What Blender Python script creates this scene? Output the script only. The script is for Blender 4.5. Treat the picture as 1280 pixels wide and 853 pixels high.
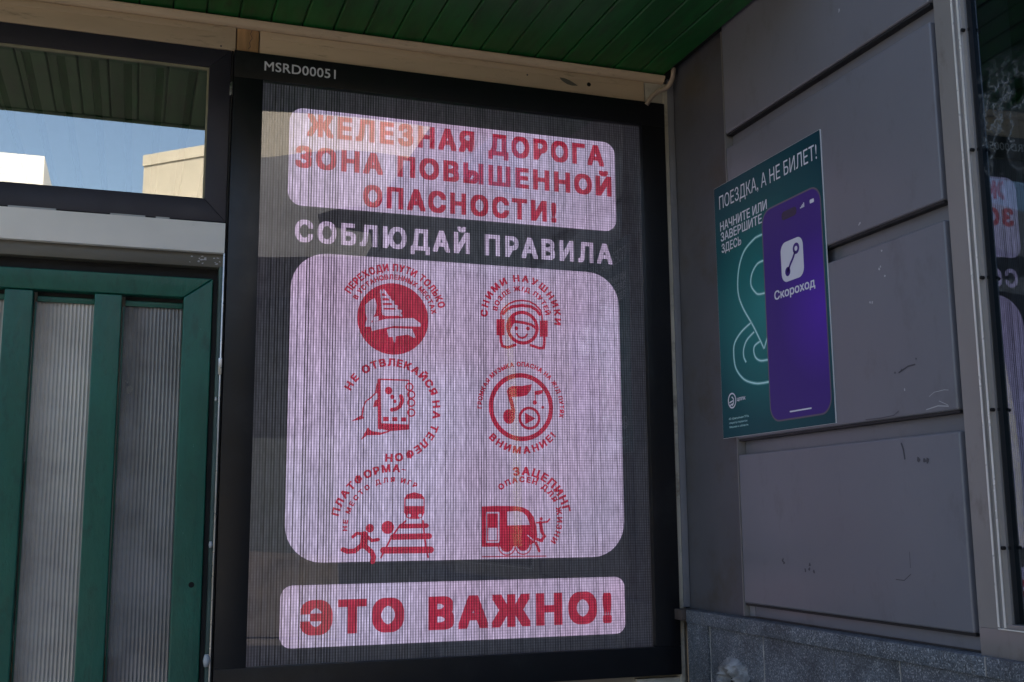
import bpy, bmesh, math, random
from mathutils import Vector, Matrix, noise as mnoise
random.seed(7)
for o in list(bpy.data.objects): bpy.data.objects.remove(o, do_unlink=True)
S = bpy.context.scene
COL = S.collection
R = math.radians

# ------------------------------------------------------------ camera
cam_data = bpy.data.cameras.new('camera'); cam = bpy.data.objects.new('camera', cam_data); COL.objects.link(cam)
cam_data.sensor_width = 36.0; cam_data.lens = 38.53; cam_data.clip_start = 0.05; cam_data.clip_end = 2000
rt = Vector((0.94586381, -0.32446826, -0.00787406)); up = Vector((-0.04441231, -0.15342321, 0.98716203)); fw = Vector((0.32151081, 0.93337113, 0.15952785))
m = Matrix((rt, up, -fw)).transposed().to_4x4(); m.translation = Vector((0, -3.4, 1.6)); cam.matrix_world = m
S.camera = cam
S.render.resolution_x = 1024; S.render.resolution_y = 682

# ------------------------------------------------------------ sky, sun, exposure
SUN_EL, SUN_AZ = R(40), R(16)            # the sun stands behind the facade (+Y), so everything in view is in open shade
w = bpy.data.worlds.new('World'); S.world = w; w.use_nodes = True
nt = w.node_tree; bg = nt.nodes['Background']
sky = nt.nodes.new('ShaderNodeTexSky'); sky.sky_type = 'NISHITA'; sky.sun_disc = False
sky.sun_elevation = SUN_EL; sky.sun_rotation = SUN_AZ; sky.dust_density = 2.6; sky.ozone_density = 1.0
nt.links.new(sky.outputs[0], bg.inputs[0]); bg.inputs[1].default_value = 0.11
sd = bpy.data.lights.new('sun', 'SUN'); sd.energy = 4.3; sd.angle = R(0.53); sd.color = (1.0, 0.93, 0.82)
sun = bpy.data.objects.new('sun', sd); COL.objects.link(sun)
sdir = Vector((math.sin(SUN_AZ)*math.cos(SUN_EL), math.cos(SUN_AZ)*math.cos(SUN_EL), math.sin(SUN_EL)))
sun.rotation_euler = sdir.to_track_quat('Z', 'Y').to_euler(); sun.location = (3, 10, 12)
S.view_settings.view_transform = 'Standard'; S.view_settings.look = 'None'; S.view_settings.gamma = 1.0
S.view_settings.exposure = 1.80
S.render.engine = 'CYCLES'

# ------------------------------------------------------------ helpers
WL = {}
def link(o): COL.objects.link(o); return o
def thing(name, label, cat, loc=(0,0,0), group=None, kind=None):
    o = link(bpy.data.objects.new(name, None)); o.location = loc; o.empty_display_size = 0.2
    o['label'] = label
    if cat: o['category'] = cat
    if group: o['group'] = group
    if kind: o['kind'] = kind
    WL[o.name] = Vector(loc); return o
class G:
    def __init__(s): s.v = []; s.f = []
    def add(s, vs, fs):
        b = len(s.v); s.v += [tuple(v) for v in vs]; s.f += [tuple(b+i for i in f) for f in fs]; return s
    def box(s, x0, x1, y0, y1, z0, z1):
        return s.add([(x0,y0,z0),(x1,y0,z0),(x1,y1,z0),(x0,y1,z0),(x0,y0,z1),(x1,y0,z1),(x1,y1,z1),(x0,y1,z1)],
                     [(0,3,2,1),(4,5,6,7),(0,1,5,4),(1,2,6,5),(2,3,7,6),(3,0,4,7)])
    def prism(s, pts, axis, a, b):
        """pts: 2D outline; axis 'y': pts=(x,z) extruded along y, 'z': pts=(x,y) along z, 'x': pts=(y,z) along x"""
        n = len(pts)
        def mkp(p, t): return {'y':(p[0],t,p[1]), 'z':(p[0],p[1],t), 'x':(t,p[0],p[1])}[axis]
        vs = [mkp(p,a) for p in pts]+[mkp(p,b) for p in pts]
        fs = [tuple(range(n)), tuple(range(2*n-1,n-1,-1))]+[(i,(i+1)%n+0,(i+1)%n+n,i+n) for i in range(n)]
        return s.add(vs, fs)
    def tube(s, pts, r, n=10, caps=True):
        pts = [Vector(p) for p in pts]; rings = []
        up_ = Vector((0,0,1)) if abs((pts[1]-pts[0]).normalized().z) < .9 else Vector((1,0,0))
        b = len(s.v)
        for i, p in enumerate(pts):
            d = (pts[min(i+1,len(pts)-1)]-pts[max(i-1,0)]).normalized()
            u = d.cross(up_).normalized(); v = u.cross(d); rr = r[i] if isinstance(r, (list,tuple)) else r
            for k in range(n):
                a = 2*math.pi*k/n; s.v.append(tuple(p+u*math.cos(a)*rr+v*math.sin(a)*rr))
        for i in range(len(pts)-1):
            for k in range(n): s.f.append((b+i*n+k, b+i*n+(k+1)%n, b+(i+1)*n+(k+1)%n, b+(i+1)*n+k))
        if caps: s.f.append(tuple(b+k for k in range(n))[::-1]); s.f.append(tuple(b+(len(pts)-1)*n+k for k in range(n)))
        return s
    def build(s, name, mat, parent=None, loc=None, bevel=0, seg=2, smooth=False, label=None, normals=True):
        vs = [Vector(v) for v in s.v]
        if loc is None:
            lo = Vector((min(v[i] for v in vs) for i in range(3))); hi = Vector((max(v[i] for v in vs) for i in range(3))); loc = (lo+hi)/2
        loc = Vector(loc)
        me = bpy.data.meshes.new(name); me.from_pydata([tuple(v-loc) for v in vs], [], s.f); me.update()
        bm = bmesh.new(); bm.from_mesh(me)
        if normals: bmesh.ops.recalc_face_normals(bm, faces=bm.faces)
        if bevel:
            es = [e for e in bm.edges if len(e.link_faces) == 2 and e.calc_face_angle(0) > R(28)]
            bmesh.ops.bevel(bm, geom=es, offset=bevel, segments=seg, profile=.6, affect='EDGES', clamp_overlap=True)
        bm.to_mesh(me); bm.free()
        if bevel or smooth:
            for p in me.polygons: p.use_smooth = True
            if bevel:
                try: me.set_sharp_from_angle(angle=R(40))
                except Exception: pass
        o = link(bpy.data.objects.new(name, me)); me.materials.append(mat)
        place(o, parent, loc)
        if label: o['label'] = label
        return o
def place(o, parent, loc):
    loc = Vector(loc); WL[o.name] = loc
    if parent: o.parent = parent; o.location = loc-WL[parent.name]
    else: o.location = loc
    return o
def copy_at(o, loc, parent=None):
    c = o.copy(); COL.objects.link(c); place(c, parent or o.parent, loc); return c
def bx(name, mat, parent, x0, x1, y0, y1, z0, z1, bevel=0, **k): return G().box(x0,x1,y0,y1,z0,z1).build(name, mat, parent, bevel=bevel, **k)

# ------------------------------------------------------------ materials
def newmat(name):
    mt = bpy.data.materials.new(name); mt.use_nodes = True; n = mt.node_tree; n.nodes.clear()
    out = n.nodes.new('ShaderNodeOutputMaterial'); return mt, n, out
def N(n, t, **k):
    x = n.nodes.new(t)
    for a, b in k.items(): setattr(x, a, b)
    return x
def coords(n, scale=(1,1,1), rnd=True):
    tc = N(n,'ShaderNodeTexCoord'); mp = N(n,'ShaderNodeMapping'); mp.inputs['Scale'].default_value = scale
    if rnd:
        oi = N(n,'ShaderNodeObjectInfo'); ml = N(n,'ShaderNodeVectorMath', operation='SCALE'); cb = N(n,'ShaderNodeCombineXYZ')
        for i in range(3): n.links.new(oi.outputs['Random'], cb.inputs[i])
        ml.inputs[3].default_value = 37.0; n.links.new(cb.outputs[0], ml.inputs[0])
        ad = N(n,'ShaderNodeVectorMath', operation='ADD'); n.links.new(tc.outputs['Object'], ad.inputs[0]); n.links.new(ml.outputs[0], ad.inputs[1])
        n.links.new(ad.outputs[0], mp.inputs[0])
    else: n.links.new(tc.outputs['Object'], mp.inputs[0])
    return mp.outputs[0]
def noise(n, vec, scale, detail=4, rough=.55):
    x = N(n,'ShaderNodeTexNoise'); x.inputs['Scale'].default_value = scale; x.inputs['Detail'].default_value = detail; x.inputs['Roughness'].default_value = rough
    n.links.new(vec, x.inputs['Vector']); return x.outputs['Fac']
def ramp(n, fac, stops):
    x = N(n,'ShaderNodeValToRGB'); e = x.color_ramp.elements
    e[0].position, e[0].color = stops[0][0], (*stops[0][1], 1); e[1].position, e[1].color = stops[-1][0], (*stops[-1][1], 1)
    for p, c in stops[1:-1]: q = e.new(p); q.color = (*c, 1)
    n.links.new(fac, x.inputs[0]); return x.outputs[0]
def mixc(n, fac, a, b):
    x = N(n,'ShaderNodeMix', data_type='RGBA'); 
    for s_, v in ((0,fac),(6,a),(7,b)):
        if isinstance(v, (int,float)): x.inputs[s_].default_value = v
        elif isinstance(v, tuple): x.inputs[s_].default_value = (*v,1)
        else: n.links.new(v, x.inputs[s_])
    return x.outputs[2]
def math_(n, op, a, b=None):
    x = N(n,'ShaderNodeMath', operation=op)
    for i, v in enumerate((a,b)):
        if v is None: continue
        if isinstance(v,(int,float)): x.inputs[i].default_value = v
        else: n.links.new(v, x.inputs[i])
    return x.outputs[0]
def g3(v): return (v,v,v)
def pbr(name, base, rough=.5, metal=0, var=.15, scale=6, stretch=(1,1,1), bump=.1, bscale=60, dirt=None, dirt_at=.62, dirt_scale=9, spec=.5, rvar=.12, coat=0, wear=None, wear_at=.68, wear_scale=30):
    mt, n, out = newmat(name); p = N(n,'ShaderNodeBsdfPrincipled'); n.links.new(p.outputs[0], out.inputs[0])
    v = coords(n, stretch); f1 = noise(n, v, scale)
    c = mixc(n, ramp(n, f1, [(.3,g3(0)),(.7,g3(1))]), tuple(x*(1-var) for x in base), tuple(min(1,x*(1+var)) for x in base))
    if dirt: c = mixc(n, ramp(n, noise(n, v, dirt_scale, 8, .7), [(dirt_at-.06,g3(0)),(dirt_at+.1,g3(.8))]), c, dirt)
    if wear: c = mixc(n, ramp(n, noise(n, v, wear_scale, 6, .65), [(wear_at,g3(0)),(wear_at+.02,g3(1))]), c, wear)
    n.links.new(c, p.inputs['Base Color'])
    f2 = noise(n, v, scale*3.1, 5)
    rr = N(n,'ShaderNodeMapRange'); rr.inputs[3].default_value = max(.03,rough-rvar); rr.inputs[4].default_value = min(1,rough+rvar); n.links.new(f2, rr.inputs[0]); n.links.new(rr.outputs[0], p.inputs['Roughness'])
    p.inputs['Metallic'].default_value = metal; p.inputs['Specular IOR Level'].default_value = spec; p.inputs['Coat Weight'].default_value = coat
    if bump:
        b = N(n,'ShaderNodeBump'); b.inputs['Strength'].default_value = bump; b.inputs['Distance'].default_value = .003
        n.links.new(noise(n, v, bscale, 6, .6), b.inputs['Height']); n.links.new(b.outputs[0], p.inputs['Normal'])
    return mt
def glass(name, refl, tint=(1,1,1), rough=0.0, wav=0.0, wscale=1.2, smear=None, cap=.5, gcol=(1,1,1)):
    mt, n, out = newmat(name); tr = N(n,'ShaderNodeBsdfTransparent'); gl = N(n,'ShaderNodeBsdfGlossy'); mx = N(n,'ShaderNodeMixShader')
    tr.inputs[0].default_value = (*tint,1); gl.inputs['Roughness'].default_value = rough; gl.inputs[0].default_value = (*gcol,1)
    lw = N(n,'ShaderNodeFresnel'); lw.inputs[0].default_value = 1.5
    sc = math_(n, 'MULTIPLY', lw.outputs[0], refl/.04); sc = math_(n, 'MINIMUM', sc, cap)
    n.links.new(sc, mx.inputs[0]); n.links.new(tr.outputs[0], mx.inputs[1]); n.links.new(gl.outputs[0], mx.inputs[2])
    if wav:
        b = N(n,'ShaderNodeBump'); b.inputs['Strength'].default_value = 1; b.inputs['Distance'].default_value = wav
        n.links.new(noise(n, coords(n,(1,1,1),False), wscale, 1.0, .4), b.inputs['Height']); n.links.new(b.outputs[0], gl.inputs['Normal'])
    last = mx.outputs[0]
    if smear:      # dried smear of residue on the pane: (centre, radius, colour)
        (cx,cy,cz), rad, colr = smear
        df = N(n,'ShaderNodeBsdfDiffuse'); df.inputs[0].default_value = (*colr,1)
        v = coords(n,(1,1,1),False); sub = N(n,'ShaderNodeVectorMath', operation='DISTANCE'); n.links.new(v, sub.inputs[0]); sub.inputs[1].default_value = (cx,cy,cz)
        near = N(n,'ShaderNodeMapRange'); near.inputs[1].default_value = rad; near.inputs[2].default_value = rad*.45; n.links.new(sub.outputs['Value'], near.inputs[0])
        nn = noise(n, v, 13, 5, .6)
        rid = ramp(n, nn, [(.40,g3(0)),(.47,g3(.25)),(.50,g3(.9)),(.53,g3(.25)),(.66,g3(.12))])
        fine = ramp(n, noise(n, v, 60, 5, .7), [(.35,g3(.2)),(.65,g3(1))])
        k = math_(n,'MULTIPLY', math_(n,'MULTIPLY', rid, near.outputs[0]), fine)
        m2 = N(n,'ShaderNodeMixShader'); n.links.new(k, m2.inputs[0]); n.links.new(last, m2.inputs[1]); n.links.new(df.outputs[0], m2.inputs[2]); last = m2.outputs[0]
    n.links.new(last, out.inputs[0]); return mt
def led(name, colour, strength, base=.03):
    """LED matrix: 5 mm columns and rows of diodes, every column with its own brightness, dark louvre between them"""
    mt, n, out = newmat(name); p = N(n,'ShaderNodeBsdfPrincipled'); n.links.new(p.outputs[0], out.inputs[0])
    p.inputs['Base Color'].default_value = (base,base,base*1.05,1); p.inputs['Roughness'].default_value = .6; p.inputs['Specular IOR Level'].default_value = .25
    tc = N(n,'ShaderNodeTexCoord'); sp = N(n,'ShaderNodeSeparateXYZ'); n.links.new(tc.outputs['Object'], sp.inputs[0])
    PX = .0043
    colx = math_(n,'FLOOR', math_(n,'DIVIDE', sp.outputs[0], PX)); rowz = math_(n,'FLOOR', math_(n,'DIVIDE', sp.outputs[2], PX))
    wn = N(n,'ShaderNodeTexWhiteNoise', noise_dimensions='1D'); n.links.new(colx, wn.inputs['W'])
    wr = N(n,'ShaderNodeTexWhiteNoise', noise_dimensions='1D'); n.links.new(math_(n,'ADD',rowz,511.3), wr.inputs['W'])
    # streaks: columns modulated along their height
    cb = N(n,'ShaderNodeCombineXYZ'); n.links.new(math_(n,'MULTIPLY',colx,7.31), cb.inputs[0]); n.links.new(math_(n,'MULTIPLY',sp.outputs[2],22.0), cb.inputs[2])
    st = noise(n, cb.outputs[0], 1.0, 2, .5)
    # broad uneven patches of the modules
    br = noise(n, tc.outputs['Object'], 2.6, 3, .6)
    # which pattern rules where: left of the screen reads as stripes, right as a fine grid
    side = N(n,'ShaderNodeMapRange'); side.inputs[1].default_value = -.66; side.inputs[2].default_value = .66; side.inputs[3].default_value = 1.0; side.inputs[4].default_value = .5; n.links.new(sp.outputs[0], side.inputs[0])
    par = math_(n,'MODULO', math_(n,'ABSOLUTE', colx), 2.0); parz = math_(n,'MODULO', math_(n,'ABSOLUTE', rowz), 2.0)
    # stripes: every other column is dark, by an amount that differs from column to column
    a0 = math_(n,'SUBTRACT', 1.82, math_(n,'MULTIPLY', par, math_(n,'ADD', .70, math_(n,'MULTIPLY', wn.outputs[0], .95))))
    a1 = math_(n,'MULTIPLY', a0, math_(n,'ADD', .82, math_(n,'MULTIPLY', st, .36)))
    cn = N(n,'ShaderNodeTexNoise', noise_dimensions='1D'); cn.inputs['Scale'].default_value = .31; cn.inputs['Detail'].default_value = 2; n.links.new(colx, cn.inputs['W'])
    a1 = math_(n,'MULTIPLY', a1, math_(n,'ADD', .72, math_(n,'MULTIPLY', cn.outputs[0], .56)))
    a = mixc(n, side.outputs[0], (.95,.95,.95), a1)
    b0 = math_(n,'SUBTRACT', 1.25, math_(n,'MULTIPLY', parz, math_(n,'ADD', .38, math_(n,'MULTIPLY', wr.outputs[0], .22))))
    b_ = mixc(n, math_(n,'SUBTRACT', 1.25, side.outputs[0]), (1.0,1.0,1.0), b0)
    c_ = ramp(n, st, [(.25,g3(.72)),(.75,g3(1.28))])
    d_ = ramp(n, br, [(.3,g3(.86)),(.7,g3(1.12))])
    t = math_(n,'MULTIPLY', math_(n,'MULTIPLY',a,b_), math_(n,'MULTIPLY',c_,d_))
    bb = N(n,'ShaderNodeVectorMath', operation='SCALE'); bb.inputs[0].default_value = (base,base,base*1.05); n.links.new(t, bb.inputs[3]); n.links.new(bb.outputs[0], p.inputs['Base Color'])
    n.links.new(math_(n,'MULTIPLY', t, strength), p.inputs['Emission Strength'])
    # tint wanders between lilac and cool white
    tint = mixc(n, ramp(n, noise(n, tc.outputs['Object'], 1.7, 2, .5), [(.35,g3(0)),(.65,g3(1))]), (1.04,.94,.97), (.96,1.03,1.05))
    mul = N(n,'ShaderNodeMix', data_type='RGBA', blend_type='MULTIPLY'); mul.inputs[0].default_value = 1; mul.inputs[6].default_value = (*colour,1); n.links.new(tint, mul.inputs[7])
    n.links.new(mul.outputs[2], p.inputs['Emission Color'])
    return mt
def flat(name, c, rough=.35, spec=.4):
    mt, n, out = newmat(name); p = N(n,'ShaderNodeBsdfPrincipled'); n.links.new(p.outputs[0], out.inputs[0])
    p.inputs['Base Color'].default_value = (*c,1); p.inputs['Roughness'].default_value = rough; p.inputs['Specular IOR Level'].default_value = spec; return mt

M = {}
M['soffit'] = pbr('green_varnished_boards', (.005,.100,.018), .5, var=.3, scale=5, stretch=(3,.5,1), bump=.08, bscale=40, dirt=(.02,.03,.015), dirt_at=.6)
M['cream'] = pbr('cream_painted_board', (.60,.45,.30), .55, var=.1, scale=4, stretch=(.6,1,3), bump=.15, bscale=30, dirt=(.22,.15,.10), dirt_at=.63, dirt_scale=14)
M['raw_wood'] = pbr('bare_wood', (.42,.24,.11), .65, var=.3, scale=9, stretch=(4,1,.6), bump=.3, bscale=50)
M['cream_edge'] = pbr('cream_corner_trim', (.50,.46,.38), .55, var=.15, scale=7, dirt=(.2,.17,.13), dirt_at=.6)
M['black'] = pbr('black_powder_coat', (.008,.0085,.011), .34, var=.15, scale=5, bump=.08, bscale=120, spec=.45, dirt=(.022,.022,.024), dirt_at=.62, dirt_scale=5)
M['black_win'] = pbr('dark_window_profile', (.024,.022,.034), .45, var=.12, scale=4, bump=.05, spec=.45, dirt=(.06,.06,.065), dirt_at=.68)
M['bead'] = pbr('glazing_bead_yellowed', (.30,.28,.18), .5, var=.2, scale=20)
M['white_board'] = pbr('pale_grey_board', (.86,.84,.80), .5, var=.07, scale=3, bump=.1, dirt=(.25,.25,.24), dirt_at=.68, dirt_scale=8)
M['olive'] = pbr('dull_olive_metal', (.13,.12,.095), .45, var=.2, scale=6, stretch=(.5,1,3), dirt=(.3,.29,.27), dirt_at=.72, dirt_scale=22)
M['green'] = pbr('green_gloss_paint', (.006,.112,.078), .34, var=.22, scale=7, stretch=(2,2,.8), bump=.6, bscale=34, dirt=(.006,.070,.052), dirt_at=.56, dirt_scale=14, wear=(.10,.25,.21), wear_at=.715, wear_scale=60)
M['alu'] = pbr('aluminium_edge', (.55,.56,.56), .3, metal=.9, var=.2, scale=14)
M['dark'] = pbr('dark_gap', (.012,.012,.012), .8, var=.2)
M['clad'] = pbr('grey_painted_cassette', (.160,.161,.183), .33, var=.035, scale=2.0, bump=.07, bscale=7, dirt=(.125,.122,.136), dirt_at=.62, dirt_scale=6, stretch=(1,1.6,.8), spec=.45, rvar=.08)
M['clad_dark'] = pbr('dark_grey_sheet', (.085,.085,.095), .4, var=.12, scale=3, bump=.08, bscale=22, dirt=(.07,.06,.045), dirt_at=.55, dirt_scale=4)
M['clad_edge'] = pbr('grey_flashing', (.20,.20,.22), .35, var=.1, scale=6)
M['bronze'] = pbr('champagne_aluminium', (.27,.255,.245), .38, metal=.3, var=.12, scale=3, stretch=(1,1,.4), bump=.05, dirt=(.16,.14,.125), dirt_at=.64, dirt_scale=10)
M['bronze_hi'] = pbr('bright_aluminium_lip', (.80,.78,.74), .3, metal=.3, var=.15, scale=9)
M['rubber_and_shade'] = pbr('black_gasket_and_shade', (.012,.012,.013), .6, var=.2)  # real gaskets, and the strips that paint shade under the cassettes
M['wall'] = pbr('render_wall', (.42,.38,.32), .85, var=.12, scale=2, bump=.3)
M['room'] = pbr('room_paint', (.30,.28,.25), .8, var=.1, scale=2)
M['ceil'] = pbr('grey_ceiling_slats', (.17,.175,.155), .6, var=.1, scale=3)
M['caulk'] = pbr('grey_silicone', (.42,.44,.46), .5, var=.1)
M['chip'] = flat('chipped_paint', (.42,.42,.44), .7)
M['scuff'] = flat('dark_scuff', (.075,.072,.084), .7)
M['screw'] = flat('dark_hole', (.004,.004,.004), .8)
M['cable'] = pbr('cream_painted_conduit', (.40,.31,.23), .5, var=.12, scale=12)
def granite():
    mt, n, out = newmat('speckled_granite'); p = N(n,'ShaderNodeBsdfPrincipled'); n.links.new(p.outputs[0], out.inputs[0])
    v = coords(n)
    vo = N(n,'ShaderNodeTexVoronoi'); vo.inputs['Scale'].default_value = 330; n.links.new(v, vo.inputs['Vector'])
    sp = N(n,'ShaderNodeSeparateColor'); n.links.new(vo.outputs['Color'], sp.inputs[0])
    c = ramp(n, sp.outputs[0], [(.0,(.045,.055,.065)),(.35,(.085,.10,.12)),(.8,(.13,.15,.175)),(.97,(.30,.32,.34))])
    big = ramp(n, noise(n, v, 7, 6, .65), [(.32,g3(.5)),(.5,g3(.9)),(.7,g3(1.3))])
    mul = N(n,'ShaderNodeMix', data_type='RGBA', blend_type='MULTIPLY'); mul.inputs[0].default_value = 1; n.links.new(c, mul.inputs[6]); n.links.new(big, mul.inputs[7])
    # rusty streaks
    v2 = coords(n, (1,14,1.5)); st = ramp(n, noise(n, v2, 3, 5, .6), [(.62,g3(0)),(.75,g3(.45))])
    cc = mixc(n, st, mul.outputs[2], (.14,.12,.095))
    n.links.new(cc, p.inputs['Base Color']); p.inputs['Roughness'].default_value = .6
    b = N(n,'ShaderNodeBump'); b.inputs['Strength'].default_value = .25; b.inputs['Distance'].default_value = .002; n.links.new(noise(n, v, 160, 3), b.inputs['Height']); n.links.new(b.outputs[0], p.inputs['Normal'])
    return mt
M['granite'] = granite()
M['mortar'] = pbr('white_mortar', (.28,.29,.30), .9, var=.4, scale=22, bump=1.0, bscale=55, dirt=(.11,.105,.10), dirt_at=.5, dirt_scale=24)
M['joint'] = pbr('pale_joint_mortar', (.36,.35,.33), .9, var=.3, scale=30)
M['g_window'] = glass('transom_glass', .235, (.85,.88,.87), gcol=(1,.98,.93), wav=.0006, wscale=1.0)
M['g_screen'] = glass('screen_cover_glass', .12, (.95,.95,.96))
M['g_side'] = glass('side_window_glass', .34, (.35,.40,.38), cap=.25, rough=.012, gcol=(.62,.80,1.0), smear=((0.0, .17, .42), .16, (.17,.19,.20)))
def ribbed(nm, ca, cb2, fac):
    mt, n, out = newmat(nm); p = N(n,'ShaderNodeBsdfPrincipled'); tr = N(n,'ShaderNodeBsdfTransparent'); mx = N(n,'ShaderNodeMixShader')
    v = coords(n); c = mixc(n, ramp(n, noise(n, v, 5, 4), [(.35,g3(0)),(.65,g3(1))]), ca, cb2)
    n.links.new(c, p.inputs['Base Color']); p.inputs['Roughness'].default_value = .12; p.inputs['Specular IOR Level'].default_value = .9
    tr.inputs[0].default_value = (.75,.74,.72,1); mx.inputs[0].default_value = fac
    n.links.new(tr.outputs[0], mx.inputs[1]); n.links.new(p.outputs[0], mx.inputs[2]); n.links.new(mx.outputs[0], out.inputs[0]); return mt
M['ribbed'] = ribbed('ribbed_glass', (.54,.50,.46), (.78,.73,.67), .68); M['ribbed_dark'] = ribbed('ribbed_glass_dark', (.22,.22,.225), (.42,.41,.42), .55)  # second copy of the same glass, darkened in colour for the dim room behind
LEDK = .132
M['led_off'] = led('led_matrix_idle', (.55,.55,.75), .045*LEDK, .085)
M['led_white'] = led('led_matrix_white', (.72,.585,.84), 1.0*LEDK, .05)
M['led_red'] = led('led_matrix_red', (.60,.030,.080), 1.0*LEDK, .04)
M['label'] = flat('pale_grey_print', (.75,.76,.8), .5)

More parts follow.
